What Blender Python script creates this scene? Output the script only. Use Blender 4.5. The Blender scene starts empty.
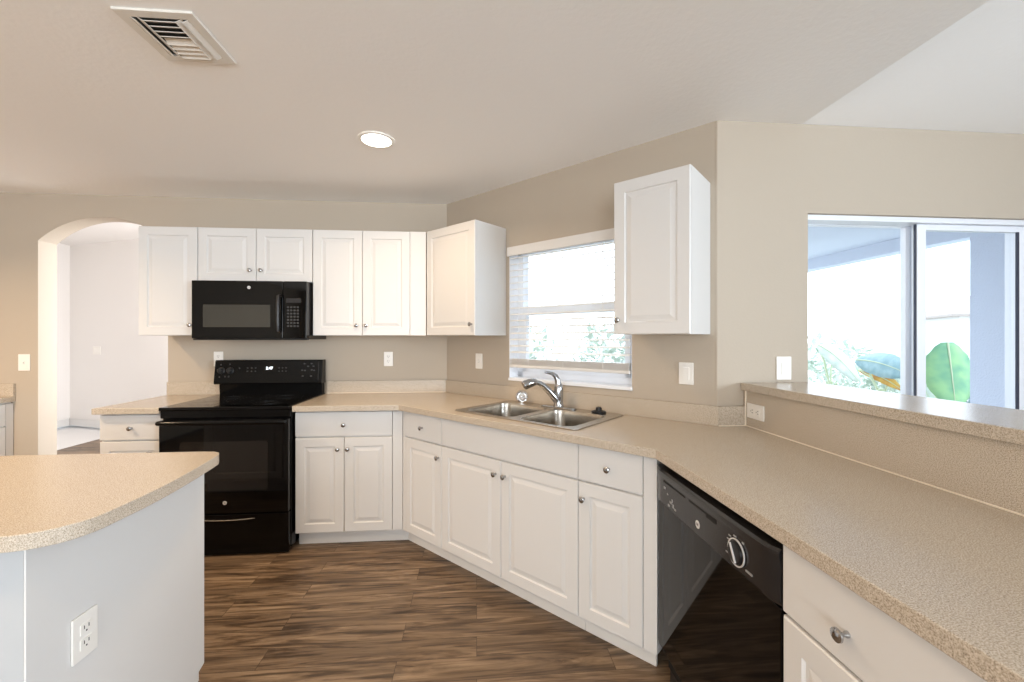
import bpy, bmesh, math, random
from mathutils import Vector, Matrix

random.seed(7)
PI = math.pi
SC = bpy.context.scene
COL = SC.collection

# ------------------------------------------------------------------ camera, world, exposure
CAM_H = 1.3531
F_PX = 420.15
cam_data = bpy.data.cameras.new('camera')
cam_data.sensor_width = 36.0
cam_data.lens = F_PX * 36.0 / 1024.0
cam_data.shift_y = (338.04 - 341.0) / 1024.0
cam_data.clip_start = 0.02
cam_data.clip_end = 200
cam = bpy.data.objects.new('camera', cam_data)
cam.location = (0, 0, CAM_H)
cam.rotation_euler = (PI / 2, 0, -0.0839)
COL.objects.link(cam)
SC.camera = cam

world = bpy.data.worlds.new('sky')
SC.world = world
world.use_nodes = True
bg = world.node_tree.nodes['Background']
bg.inputs['Color'].default_value = (0.76, 0.88, 1.0, 1)
bg.inputs['Strength'].default_value = 3.6

SC.view_settings.view_transform = 'Standard'
SC.view_settings.look = 'None'
SC.view_settings.gamma = 1.0
SC.view_settings.use_curve_mapping = False
SC.view_settings.exposure = 0.09
SC.cycles.max_bounces = 10
SC.cycles.diffuse_bounces = 6
SC.cycles.sample_clamp_indirect = 6.0


def area_light(name, loc, direction, sx, sy, power, color, spread=PI, shape='RECTANGLE'):
    d = bpy.data.lights.new(name, 'AREA')
    d.shape = shape
    d.size = sx
    d.size_y = sy
    d.energy = power
    d.color = color
    d.spread = spread
    o = bpy.data.objects.new(name, d)
    o.location = loc
    o.rotation_euler = Vector(direction).to_track_quat('-Z', 'Y').to_euler()
    COL.objects.link(o)
    return o


# fill lamps added out of view: behind camera, beside dining area and in hall
area_light('fill_light_rear', (-1.2, -3.9, 1.25), (-0.02, 1, 1.0), 3.6, 1.9, 112, (1.0, 0.98, 0.95), 2.7)
area_light('fill_light_dining', (4.8, -2.95, 1.75), (-1, 0.72, -0.1), 1.8, 1.3, 105, (0.78, 0.89, 1.0), 2.0)
area_light('fill_light_hall', (-1.95, 4.8, 1.5), (-0.88, 0.47, -0.05), 1.6, 2.0, 125, (0.99, 0.98, 1.0))  # unseen lamp added to brighten the hall, at an assumed window on its right

# ------------------------------------------------------------------ layout numbers (metres)
HC = 2.447
YB = 3.467
XC = -0.2434
S2 = math.sqrt(0.5)
LW = 2.051
C0 = Vector((XC, YB))
DW = Vector((S2, -S2))          # along the window wall
NW = Vector((-S2, -S2))         # out of the window wall, into the kitchen
C1 = C0 + DW * LW
YS = C1.y
XK = 1.3527                     # kitchen face of the peninsula knee wall
XL = -4.107                     # left wall
ZF = -0.029                      # finished floor
ZC = 0.914                      # worktop
ZL = 1.129                      # bar ledge top
CD = 0.649                      # worktop depth
ZUB, ZUT, UD = 1.3717, 2.139, 0.3147
BD = 0.605                      # base cabinet depth with door
T225 = math.tan(PI / 8)


def frame(run, u, v=0.0, z=0.0):
    """location and z rotation for a thing on one of the runs"""
    if run == 'back':
        return (u, YB - v, z), 0.0
    if run == 'win':
        p = C0 + DW * u + NW * v
        return (p.x, p.y, z), -PI / 4
    if run == 'pen':
        return (XK - v, -u, z), -PI / 2
    if run == 'left':
        return (XL + v, u, z), PI / 2
    if run == 'slide':
        return (u, YS - v, z), 0.0
    if run == 'isl':            # island end panel, facing +X
        return (-1.03 + v, u, z), PI / 2
    raise ValueError(run)


# ------------------------------------------------------------------ materials
def lin(c):
    return tuple(((x / 255) / 12.92 if x / 255 <= 0.04045 else ((x / 255 + 0.055) / 1.055) ** 2.4) for x in c)


def mat(name, rgb, rough=0.5, metal=0.0, spec=0.5, coat=0.0, bump=None, emit=None, srgb=True, trans=0.0):
    m = bpy.data.materials.new(name)
    m.use_nodes = True
    nt = m.node_tree
    b = nt.nodes['Principled BSDF']
    c = lin(rgb) if srgb else rgb
    b.inputs['Base Color'].default_value = (*c, 1)
    b.inputs['Roughness'].default_value = rough
    b.inputs['Metallic'].default_value = metal
    b.inputs['Specular IOR Level'].default_value = spec
    b.inputs['Coat Weight'].default_value = coat
    b.inputs['Transmission Weight'].default_value = trans
    if emit:
        b.inputs['Emission Color'].default_value = (*emit[0], 1)
        b.inputs['Emission Strength'].default_value = emit[1]
    if bump:
        scale, strength, dist = bump
        geo = nt.nodes.new('ShaderNodeNewGeometry')
        n = nt.nodes.new('ShaderNodeTexNoise')
        n.inputs['Scale'].default_value = scale
        n.inputs['Detail'].default_value = 3
        bp = nt.nodes.new('ShaderNodeBump')
        bp.inputs['Strength'].default_value = strength
        bp.inputs['Distance'].default_value = dist
        nt.links.new(geo.outputs['Position'], n.inputs['Vector'])
        nt.links.new(n.outputs['Fac'], bp.inputs['Height'])
        nt.links.new(bp.outputs['Normal'], b.inputs['Normal'])
    return m


def ramp(nt, stops, interp='LINEAR'):
    r = nt.nodes.new('ShaderNodeValToRGB')
    r.color_ramp.interpolation = interp
    els = r.color_ramp.elements
    while len(els) < len(stops):
        els.new(0.5)
    for e, (p, c) in zip(els, stops):
        e.position = p
        e.color = (*lin(c), 1)
    return r


def mat_laminate():
    m = bpy.data.materials.new('speckled_laminate')
    m.use_nodes = True
    nt = m.node_tree
    b = nt.nodes['Principled BSDF']
    geo = nt.nodes.new('ShaderNodeNewGeometry')
    n1 = nt.nodes.new('ShaderNodeTexNoise')
    n1.inputs['Scale'].default_value = 420
    n1.inputs['Detail'].default_value = 2
    n1.inputs['Roughness'].default_value = 0.6
    r1 = ramp(nt, [(0.28, (126, 114, 99)), (0.42, (176, 163, 146)), (0.55, (199, 187, 170)), (0.70, (217, 207, 193))])
    n2 = nt.nodes.new('ShaderNodeTexVoronoi')
    n2.inputs['Scale'].default_value = 170
    r2 = ramp(nt, [(0.10, (120, 102, 84)), (0.19, (255, 255, 255))])
    mx = nt.nodes.new('ShaderNodeMix')
    mx.data_type = 'RGBA'
    mx.blend_type = 'MULTIPLY'
    mx.inputs[0].default_value = 0.35
    L = nt.links.new
    L(geo.outputs['Position'], n1.inputs['Vector'])
    L(geo.outputs['Position'], n2.inputs['Vector'])
    L(n1.outputs['Fac'], r1.inputs['Fac'])
    L(n2.outputs['Distance'], r2.inputs['Fac'])
    L(r1.outputs['Color'], mx.inputs[6])
    L(r2.outputs['Color'], mx.inputs[7])
    L(mx.outputs[2], b.inputs['Base Color'])
    b.inputs['Roughness'].default_value = 0.24
    b.inputs['Specular IOR Level'].default_value = 0.5
    return m


def mat_floor():
    m = bpy.data.materials.new('vinyl_planks')
    m.use_nodes = True
    nt = m.node_tree
    L = nt.links.new
    b = nt.nodes['Principled BSDF']
    geo = nt.nodes.new('ShaderNodeNewGeometry')
    br = nt.nodes.new('ShaderNodeTexBrick')
    br.inputs['Color1'].default_value = (0, 0, 0, 1)
    br.inputs['Color2'].default_value = (1, 1, 1, 1)
    br.inputs['Mortar'].default_value = (0.5, 0.5, 0.5, 1)
    br.inputs['Scale'].default_value = 1
    br.inputs['Mortar Size'].default_value = 0.0012
    br.inputs['Brick Width'].default_value = 0.92
    br.inputs['Row Height'].default_value = 0.122
    br.offset = 0.37
    br.inputs['Bias'].default_value = 0
    L(geo.outputs['Position'], br.inputs['Vector'])
    sep = nt.nodes.new('ShaderNodeSeparateColor')
    L(br.outputs['Color'], sep.inputs[0])
    off = nt.nodes.new('ShaderNodeCombineXYZ')
    ml = nt.nodes.new('ShaderNodeMath')
    ml.operation = 'MULTIPLY'
    ml.inputs[1].default_value = 37.0
    L(sep.outputs[0], ml.inputs[0])
    L(ml.outputs[0], off.inputs['X'])
    L(ml.outputs[0], off.inputs['Z'])
    add = nt.nodes.new('ShaderNodeVectorMath')
    add.operation = 'ADD'
    L(geo.outputs['Position'], add.inputs[0])
    L(off.outputs[0], add.inputs[1])

    def stretched(sx, sy, scale, detail, dist=0.0, rough=0.6):
        mp = nt.nodes.new('ShaderNodeMapping')
        mp.inputs['Scale'].default_value = (sx, sy, 1)
        n = nt.nodes.new('ShaderNodeTexNoise')
        n.inputs['Scale'].default_value = scale
        n.inputs['Detail'].default_value = detail
        n.inputs['Roughness'].default_value = rough
        n.inputs['Distortion'].default_value = dist
        L(add.outputs[0], mp.inputs['Vector'])
        L(mp.outputs[0], n.inputs['Vector'])
        return n
    big = stretched(1.1, 11, 1.0, 6, 2.2, 0.62)
    fine = stretched(5, 90, 1.0, 4, 0.4)
    blot = stretched(1.5, 17, 1.0, 5, 1.8, 0.6)
    r1 = ramp(nt, [(0.32, (82, 67, 53)), (0.44, (108, 89, 70)), (0.52, (126, 105, 83)), (0.60, (143, 121, 97)), (0.72, (160, 138, 113))])
    m1 = nt.nodes.new('ShaderNodeMath')
    m1.operation = 'MULTIPLY_ADD'
    m1.inputs[1].default_value = 0.14
    L(fine.outputs['Fac'], m1.inputs[0])
    m2 = nt.nodes.new('ShaderNodeMath')
    m2.operation = 'MULTIPLY_ADD'
    m2.inputs[1].default_value = 0.07
    L(sep.outputs[0], m2.inputs[0])
    L(big.outputs['Fac'], m2.inputs[2])
    L(m2.outputs[0], m1.inputs[2])
    m3 = nt.nodes.new('ShaderNodeMath')
    m3.operation = 'SUBTRACT'
    m3.inputs[1].default_value = 0.105
    L(m1.outputs[0], m3.inputs[0])
    L(m3.outputs[0], r1.inputs['Fac'])
    r2 = ramp(nt, [(0.36, (70, 58, 48)), (0.43, (190, 180, 170)), (0.50, (255, 255, 255))])
    L(blot.outputs['Fac'], r2.inputs['Fac'])
    mx = nt.nodes.new('ShaderNodeMix')
    mx.data_type = 'RGBA'
    mx.blend_type = 'MULTIPLY'
    mx.inputs[0].default_value = 0.7
    L(r1.outputs['Color'], mx.inputs[6])
    L(r2.outputs['Color'], mx.inputs[7])
    mj = nt.nodes.new('ShaderNodeMix')
    mj.data_type = 'RGBA'
    L(br.outputs['Fac'], mj.inputs[0])
    L(mx.outputs[2], mj.inputs[6])
    mj.inputs[7].default_value = (*lin((70, 56, 44)), 1)
    L(mj.outputs[2], b.inputs['Base Color'])
    b.inputs['Roughness'].default_value = 0.42
    b.inputs['Specular IOR Level'].default_value = 0.4
    bp = nt.nodes.new('ShaderNodeBump')
    bp.inputs['Strength'].default_value = 0.15
    bp.inputs['Distance'].default_value = 0.002
    L(fine.outputs['Fac'], bp.inputs['Height'])
    L(bp.outputs['Normal'], b.inputs['Normal'])
    return m


def mat_glass():
    m = bpy.data.materials.new('window_glass')
    m.use_nodes = True
    nt = m.node_tree
    nt.nodes.remove(nt.nodes['Principled BSDF'])
    out = nt.nodes['Material Output']
    t = nt.nodes.new('ShaderNodeBsdfTransparent')
    t.inputs['Color'].default_value = (0.985, 0.99, 0.995, 1)
    g = nt.nodes.new('ShaderNodeBsdfGlossy')
    g.inputs['Roughness'].default_value = 0.0
    lw = nt.nodes.new('ShaderNodeLayerWeight')
    lw.inputs['Blend'].default_value = 0.5
    pw = nt.nodes.new('ShaderNodeMath')
    pw.operation = 'POWER'
    pw.inputs[1].default_value = 4.0
    ma = nt.nodes.new('ShaderNodeMath')
    ma.operation = 'MULTIPLY_ADD'
    ma.inputs[1].default_value = 0.5
    ma.inputs[2].default_value = 0.02
    mx = nt.nodes.new('ShaderNodeMixShader')
    nt.links.new(lw.outputs['Facing'], pw.inputs[0])
    nt.links.new(pw.outputs[0], ma.inputs[0])
    nt.links.new(ma.outputs[0], mx.inputs[0])
    nt.links.new(t.outputs[0], mx.inputs[1])
    nt.links.new(g.outputs[0], mx.inputs[2])
    nt.links.new(mx.outputs[0], out.inputs['Surface'])
    return m


def mat_slat():
    m = bpy.data.materials.new('blind_slat')
    m.use_nodes = True
    nt = m.node_tree
    b = nt.nodes['Principled BSDF']
    b.inputs['Base Color'].default_value = (*lin((244, 243, 240)), 1)
    b.inputs['Roughness'].default_value = 0.5
    t = nt.nodes.new('ShaderNodeBsdfTranslucent')
    t.inputs['Color'].default_value = (*lin((244, 243, 240)), 1)
    mx = nt.nodes.new('ShaderNodeMixShader')
    mx.inputs[0].default_value = 0.05
    nt.links.new(b.outputs[0], mx.inputs[1])
    nt.links.new(t.outputs[0], mx.inputs[2])
    nt.links.new(mx.outputs[0], nt.nodes['Material Output'].inputs['Surface'])
    return m


def mat_leaf(name, c1, c2, scale=6):
    m = bpy.data.materials.new(name)
    m.use_nodes = True
    nt = m.node_tree
    b = nt.nodes['Principled BSDF']
    geo = nt.nodes.new('ShaderNodeNewGeometry')
    n = nt.nodes.new('ShaderNodeTexNoise')
    n.inputs['Scale'].default_value = scale
    r = ramp(nt, [(0.35, c1), (0.65, c2)])
    nt.links.new(geo.outputs['Position'], n.inputs['Vector'])
    nt.links.new(n.outputs['Fac'], r.inputs['Fac'])
    nt.links.new(r.outputs['Color'], b.inputs['Base Color'])
    b.inputs['Roughness'].default_value = 0.5
    return m


M = dict(
    wall=mat('wall_paint', (184, 172, 156), 0.75, bump=(90, 0.12, 0.004)),
    wall_hall=mat('hall_wall_paint', (232, 229, 226), 0.75, bump=(90, 0.1, 0.004)),
    ceiling=mat('ceiling_paint', (246, 245, 243), 0.85, bump=(45, 0.2, 0.006)),
    floor=mat_floor(),
    hall_floor_pale=mat('hall_floor_pale', (226, 224, 222), 0.4, bump=(8, 0.05, 0.002)),
    cab=mat('white_thermofoil', (219, 218, 216), 0.33, spec=0.4),
    cab_in=mat('cabinet_box_white', (220, 218, 215), 0.45),
    kick=mat('white_toe_kick', (222, 220, 216), 0.5),
    lam=mat_laminate(),
    caulk=mat('cream_caulk', (235, 224, 206), 0.5),
    chrome=mat('polished_nickel', (178, 180, 183), 0.14, 1.0),
    chrome2=mat('chrome', (225, 225, 225), 0.06, 1.0),
    steel=mat('brushed_steel', (184, 178, 169), 0.27, 1.0),
    black=mat('black_enamel', (6, 6, 7), 0.14, spec=0.22),
    blackg=mat('black_glass', (5, 5, 6), 0.04, spec=0.3),
    blackm=mat('black_plastic', (22, 22, 24), 0.32, spec=0.5),
    blackp=mat('charcoal_panel', (34, 33, 34), 0.22, spec=0.5),
    dark=mat('dark_recess', (8, 8, 8), 0.7),
    islback=mat('island_back_grey', (182, 185, 187), 0.6),
    duct=mat('grey_duct', (70, 68, 64), 0.7),
    mesh=mat('oven_screen_glass', (58, 57, 52), 0.08, spec=0.5),
    ink=mat('grey_print', (150, 150, 150), 0.5),
    ink2=mat('faint_print', (52, 52, 52), 0.5),
    ringgrey=mat('burner_print', (40, 40, 42), 0.15),
    silver=mat('silver_badge', (225, 225, 225), 0.3, 0.3),
    clock=mat('clock_digits', (230, 240, 255), 0.4, emit=((0.9, 0.95, 1.0), 3.0)),
    plate=mat('white_plate_plastic', (238, 235, 229), 0.35),
    slot=mat('outlet_slot', (60, 55, 50), 0.6),
    vent=mat('white_vent_metal', (224, 220, 212), 0.4),
    vinyl=mat('white_window_vinyl', (240, 243, 248), 0.35),
    vinyl_gray=mat('slider_aluminium', (234, 238, 245), 0.35),
    gasket=mat('dark_gasket', (38, 42, 60), 0.5),
    slat=mat_slat(),
    blindrail=mat('blind_rail', (222, 220, 217), 0.45),
    glass=mat_glass(),
    rubber=mat('black_rubber', (16, 16, 17), 0.45),
    lens=mat('lamp_lens', (255, 250, 240), 0.4, emit=((1.0, 0.93, 0.82), 9.0)),
    stucco=mat('blue_grey_stucco', (204, 211, 227), 0.9, bump=(60, 0.5, 0.01)),
    soffit=mat('lanai_ceiling_paint', (206, 213, 228), 0.85),
    slab=mat('lanai_concrete', (200, 198, 194), 0.8),
    grass=mat_leaf('pale_ground', (176, 178, 168), (204, 204, 196), 2),
    leafa=mat_leaf('banana_leaf_green', (100, 154, 122), (142, 186, 130), 5),
    leafb=mat_leaf('banana_leaf_bluegreen', (112, 146, 150), (146, 172, 176), 5),
    leafy=mat_leaf('yellow_leaf', (180, 120, 30), (205, 165, 60), 7),
    leafp=mat_leaf('pale_shrub_leaf', (192, 204, 192), (220, 226, 218), 5),
    stem=mat('plant_stem', (184, 194, 160), 0.6),
    house=mat('far_house_wall', (226, 224, 224), 0.9),
    roof=mat('far_house_roof', (166, 156, 150), 0.9),
    housewin=mat('far_house_window', (186, 194, 206), 0.2),
)


# ------------------------------------------------------------------ mesh helpers
class MB:
    def __init__(self):
        self.bm = bmesh.new()

    def box(self, x0, x1, y0, y1, z0, z1, bevel=0.0, seg=2):
        x0, x1 = min(x0, x1), max(x0, x1)
        y0, y1 = min(y0, y1), max(y0, y1)
        z0, z1 = min(z0, z1), max(z0, z1)
        bm = self.bm
        vs = [bm.verts.new(p) for p in ((x0, y0, z0), (x1, y0, z0), (x1, y1, z0), (x0, y1, z0),
                                        (x0, y0, z1), (x1, y0, z1), (x1, y1, z1), (x0, y1, z1))]
        fs = [bm.faces.new([vs[i] for i in q]) for q in
              ((3, 2, 1, 0), (4, 5, 6, 7), (0, 1, 5, 4), (1, 2, 6, 5), (2, 3, 7, 6), (3, 0, 4, 7))]
        if bevel > 0:
            es = list({e for f in fs for e in f.edges})
            bmesh.ops.bevel(bm, geom=es, offset=bevel, segments=seg, affect='EDGES', profile=0.5)
        return self

    def loft(self, rings, cap0=True, cap1=True, closed=True):
        bm = self.bm
        R = [[bm.verts.new(p) for p in r] for r in rings]
        n = len(R[0])
        for a, b in zip(R, R[1:]):
            for i in range(n if closed else n - 1):
                j = (i + 1) % n
                bm.faces.new((a[i], a[j], b[j], b[i]))
        if cap0:
            bm.faces.new(list(reversed(R[0])))
        if cap1:
            bm.faces.new(R[-1])
        return self

    def lathe(self, prof, origin=(0, 0, 0), axis=(0, 0, 1), n=20, cap0=True, cap1=True):
        q = Vector((0, 0, 1)).rotation_difference(Vector(axis).normalized())
        o = Vector(origin)
        rings = []
        for r, h in prof:
            r = max(r, 0.0002)
            rings.append([o + q @ Vector((r * math.cos(2 * PI * i / n), r * math.sin(2 * PI * i / n), h)) for i in range(n)])
        return self.loft(rings, cap0, cap1)

    def tube(self, pts, radii, n=12, flat=1.0):
        pts = [Vector(p) for p in pts]
        if not hasattr(radii, '__len__'):
            radii = [radii] * len(pts)
        rings = []
        up = Vector((0, 0, 1))
        prev = None
        for i, p in enumerate(pts):
            t = (pts[min(i + 1, len(pts) - 1)] - pts[max(i - 1, 0)]).normalized()
            if prev is None:
                a = t.cross(up)
                if a.length < 1e-4:
                    a = t.cross(Vector((1, 0, 0)))
            else:
                a = prev - t * prev.dot(t)
            a.normalize()
            prev = a
            b = t.cross(a).normalized()
            rings.append([p + a * radii[i] * math.cos(2 * PI * k / n) + b * radii[i] * flat * math.sin(2 * PI * k / n) for k in range(n)])
        return self.loft(rings)

    def poly(self, outer, z0, z1, holes=()):
        """extruded outline in the xy plane with holes"""
        bm = self.bm
        edges = []
        for loop in [outer] + list(holes):
            vs = [bm.verts.new((p[0], p[1], z0)) for p in loop]
            edges += [bm.edges.new((vs[i], vs[(i + 1) % len(vs)])) for i in range(len(vs))]
        res = bmesh.ops.triangle_fill(bm, use_beauty=True, use_dissolve=False, edges=edges)
        faces = [g for g in res['geom'] if isinstance(g, bmesh.types.BMFace)]
        ext = bmesh.ops.extrude_face_region(bm, geom=faces)
        vs = [g for g in ext['geom'] if isinstance(g, bmesh.types.BMVert)]
        bmesh.ops.translate(bm, verts=vs, vec=(0, 0, z1 - z0))
        return self

    def panel(self, x0, x1, z0, z1, y, t=0.019, rail=0.058):
        """raised-panel door slab, back face at y, front facing -y"""
        rl = min(rail, (x1 - x0) * 0.2)
        prof = [(0, 0), (0, t - 0.004), (0.0035, t), (rl, t), (rl + 0.005, t - 0.007),
                (rl + 0.013, t - 0.007), (rl + 0.034, t - 0.0015)]
        rings = []
        for i, d in prof:
            rings.append([(x0 + i, y - d, z0 + i), (x1 - i, y - d, z0 + i), (x1 - i, y - d, z1 - i), (x0 + i, y - d, z1 - i)])
        return self.loft(rings)

    def xf(self, m):
        bmesh.ops.transform(self.bm, matrix=m, verts=self.bm.verts)
        return self

    def build(self, name, material, parent=None, loc=None, rotz=0.0, smooth=35, bevel=None):
        bmesh.ops.recalc_face_normals(self.bm, faces=self.bm.faces)
        me = bpy.data.meshes.new(name)
        self.bm.to_mesh(me)
        self.bm.free()
        me.materials.append(material)
        if smooth:
            me.shade_smooth()
            me.set_sharp_from_angle(angle=math.radians(smooth))
        o = bpy.data.objects.new(name, me)
        COL.objects.link(o)
        if parent:
            o.parent = parent
        if loc is not None:
            o.location = loc
            o.rotation_euler.z = rotz
        if smooth and not bevel:
            wn_ = o.modifiers.new('weighted', 'WEIGHTED_NORMAL')
            wn_.keep_sharp = True
            wn_.weight = 100
        if bevel:
            bv = o.modifiers.new('soft_edges', 'BEVEL')
            bv.width = bevel
            bv.segments = 2
            bv.limit_method = 'ANGLE'
            bv.angle_limit = math.radians(40)
            bv.harden_normals = True
        return o


def rrect(x0, x1, y0, y1, r, z, n=5):
    pts = []
    for cx, cy, a0 in ((x1 - r, y1 - r, 0), (x0 + r, y1 - r, PI / 2), (x0 + r, y0 + r, PI), (x1 - r, y0 + r, 1.5 * PI)):
        for k in range(n + 1):
            a = a0 + PI / 2 * k / n
            pts.append((cx + r * math.cos(a), cy + r * math.sin(a), z))
    return pts


def tag(o, label=None, cat=None, group=None, kind=None):
    if label:
        o['label'] = label
    if cat:
        o['category'] = cat
    if group:
        o['group'] = group
    if kind:
        o['kind'] = kind
    return o


def thing(name, label, cat, loc, rotz=0.0, group=None):
    o = bpy.data.objects.new(name, None)
    COL.objects.link(o)
    o.location = loc
    o.rotation_euler = (0, 0, rotz)
    o.empty_display_size = 0.1
    return tag(o, label, cat, group)


def struct(name, mb, material, **k):
    return tag(mb.build(name, material, **k), kind='structure')


def text_mesh(name, s, size, material, parent, loc, rot):
    cu = bpy.data.curves.new('t', 'FONT')
    cu.body = s
    cu.size = size
    cu.extrude = 0.0004
    cu.align_x = 'CENTER'
    cu.align_y = 'CENTER'
    tmp = bpy.data.objects.new('t', cu)
    COL.objects.link(tmp)
    dg = bpy.context.evaluated_depsgraph_get()
    me = bpy.data.meshes.new_from_object(tmp.evaluated_get(dg))
    bpy.data.objects.remove(tmp)
    me.materials.clear()
    me.materials.append(material)
    o = bpy.data.objects.new(name, me)
    COL.objects.link(o)
    o.parent = parent
    o.location = loc
    o.rotation_euler = rot
    return o


# ------------------------------------------------------------------ setting: floor, ceilings, walls
struct('floor', MB().poly([(XL - 0.2, -4.1), (5.2, -4.1), (5.2, YS + 0.1), (C1.x + 0.05, YS + 0.1), (XC + 0.05, YB + 0.05),
                           (XC + 0.05, 8.0), (-5.15, 8.0), (-5.15, YB + 0.05), (XL - 0.2, YB + 0.05)], ZF - 0.08, ZF), M['floor'])
struct('floor_hall', MB().box(-6.6, -5.15, YB + 0.05, 8.0, ZF - 0.08, ZF), M['hall_floor_pale'])  # plain pale colour over this stretch of the hall floor
XE = 1.655
struct('ceiling', MB().poly([(XL - 0.2, -4.1), (XE, -4.1), (XE, YS + 0.05), (C1.x, YS + 0.05), (XC + 0.04, YB + 0.06), (XL - 0.2, YB + 0.06)], HC, HC + 0.08), M['ceiling'])
# vaulted ceiling over the dining side: rises from the slider wall towards the viewer
v = MB()
v.loft([[(x, YS + 0.2, HC - 0.05), (x, YS + 0.2, HC + 0.12), (x, -1.0, HC + 0.12 + 0.78), (x, -4.1, HC + 0.12), (x, -4.1, HC), (x, -1.0, HC + 0.78)] for x in (XE, 5.2)])
struct('ceiling_vault', v, M['ceiling'])
# upright gable that closes the side of the vault above the flat ceiling's edge
g = MB()
g.loft([[(x, YS + 0.1, HC + 0.012), (x, -1.0, HC + 0.85), (x, -4.1, HC + 0.012)] for x in (XE - 0.06, XE - 0.001)])
struct('trim_vault_edge', g, M['ceiling'])

# back wall with the arched opening (drawn in x,z then stood upright)
AL, AR, AS, AT = -3.306, -2.383, 2.091, 2.280
ch = (AR - AL) / 2
sg = AT - AS
Rr = (ch * ch + sg * sg) / (2 * sg)
acx, acz = (AL + AR) / 2, AT - Rr
a0 = math.asin(ch / Rr)
arc = [(acx + Rr * math.sin(-a0 + 2 * a0 * k / 24), acz + Rr * math.cos(-a0 + 2 * a0 * k / 24)) for k in range(25)]
outline = [(XL - 0.2, 0), (AL, 0)] + arc + [(AR, 0), (XC, 0), (XC, HC), (XL - 0.2, HC)]
w = MB().poly(outline, 0, 0.144)
w.xf(Matrix.Translation((0, YB + 0.144, 0)) @ Matrix.Rotation(PI / 2, 4, 'X'))
struct('wall_back', w, M['wall'])

# window wall: four panels round the opening, local x along the wall, y outwards
WT = 0.20
W0, W1, WZ0, WZ1 = 0.672, 1.597, 1.066, 2.000
(wl, wr) = frame('win', 0)
w = MB()
w.box(0, W0, 0, WT, 0, HC).box(W1, LW - 0.0, 0, WT, 0, HC).box(W0, W1, 0, WT, 0, WZ0).box(W0, W1, 0, WT, WZ1, HC)
struct('wall_window', w, M['wall'], loc=wl, rotz=wr)
# slider wall
DX0, DX1, DZ = 1.690, 3.55, 1.993
w = MB()
w.box(C1.x, DX0, YS, YS + 0.2, 0, HC).box(DX0, DX1, YS, YS + 0.2, DZ, HC).box(DX1, 5.2, YS, YS + 0.2, 0, HC)
struct('wall_slider', w, M['wall'])
# rounded corner bead where the window wall turns into the slider wall
w = MB()
w.tube([(C1.x + 0.0035, C1.y + 0.0115, 0.0), (C1.x + 0.0035, C1.y + 0.0115, HC)], 0.012, 16)
struct('trim_corner_bead', w, M['wall'])

struct('wall_left', MB().box(XL - 0.2, XL, -4.1, YB, 0, HC), M['wall'])
# right and rear walls, each with a large opening added for sky light
w = MB()
w.box(5.0, 5.2, -4.1, -3.95, 0, 3.4).box(5.0, 5.2, -1.95, YS, 0, 3.4).box(5.0, 5.2, -3.95, -1.95, 0, 1.0).box(5.0, 5.2, -3.95, -1.95, 2.45, 3.4)
struct('wall_right', w, M['wall'])
w = MB()
w.box(XL - 0.2, -3.1, -4.3, -4.1, 0, 2.6).box(1.3, 5.2, -4.3, -4.1, 0, 2.6).box(-3.1, 1.3, -4.3, -4.1, 0, 0.3).box(-3.1, 1.3, -4.3, -4.1, 2.25, 2.6)
struct('wall_rear', w, M['wall'])
# knee wall of the peninsula
struct('wall_peninsula', MB().box(XK, XK + 0.26, -0.1, YS - 0.001, 0, ZL - 0.04), M['wall'])

# hall behind the arch
struct('wall_hall_left', MB().box(-6.5, -6.305, YB + 0.144, 7.6, 0, 2.79), M['wall_hall'])
hd = Vector((1, -0.40)).normalized()
hn = Vector((0.40, 1)).normalized()
p0 = Vector((-6.4, 7.128))
p1 = p0 + hd * 5.2
w = MB().poly([p0, p1, p1 + hn * 0.15, p0 + hn * 0.15], 0, 2.79)
struct('wall_hall_far', w, M['wall_hall'])
struct('ceiling_hall', MB().box(-6.6, -1.6, YB + 0.144, 7.7, 2.79, 2.87), M['wall_hall'])
w = MB().box(-6.5, XL - 0.2, YB, YB + 0.144, 0, 2.79).box(XL - 0.2, -1.75, YB + 0.002, YB + 0.142, HC + 0.085, 2.79)
struct('wall_hall_near', w, M['wall_hall'])
w = MB().box(-1.8, -1.65, YB + 0.144, 3.9, 0, 2.79).box(-1.8, -1.65, 3.9, 5.7, 2.5, 2.79).box(-1.8, -1.65, 3.9, 5.7, 0, 0.3)  # the opening in this wall is assumed, added to let sky light in
struct('wall_hall_right', w, M['wall_hall'])
q0 = p0 - hn * 0.016
q1 = p1 - hn * 0.016
struct('baseboard_hall', MB().poly([q0, q1, q1 + hn * 0.014, q0 + hn * 0.014], 0.0, 0.11), M['cab'])
struct('baseboard_hall_side', MB().box(-6.305, -6.29, YB + 0.15, 7.05, 0, 0.11), M['cab'])
struct('baseboard_back', MB().box(-3.44, AL - 0.002, YB - 0.014, YB - 0.001, 0, 0.09), M['cab'])

# ------------------------------------------------------------------ cabinet builders
KNOB = [(0.0065, 0.0), (0.0065, 0.004), (0.0045, 0.007), (0.0045, 0.013), (0.0095, 0.017), (0.0140, 0.022), (0.0135, 0.026), (0.009, 0.0285), (0.002, 0.0295)]


def knob(parent, x, y, z):
    MB().lathe(KNOB, (x, y, z), (0, -1, 0), 18).build('knob', M['chrome'], parent)


GAP = 0.0016


def door(root, x0, x1, z0, z1, y, kx=None, kz=None):
    d = MB().panel(x0 + GAP, x1 - GAP, z0, z1, y).build('door', M['cab'], root, smooth=0)
    if kx is not None:
        knob(d, kx, y - 0.019, kz)
    return d


def drawer(root, name, x0, x1, z0, z1, y, kx=None, kz=None):
    d = MB().box(x0 + GAP, x1 - GAP, y - 0.019, y, z0, z1, 0.003).build(name, M['cab'], root)
    if kx is not None:
        knob(d, kx, y - 0.019, kz)
    return d


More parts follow.
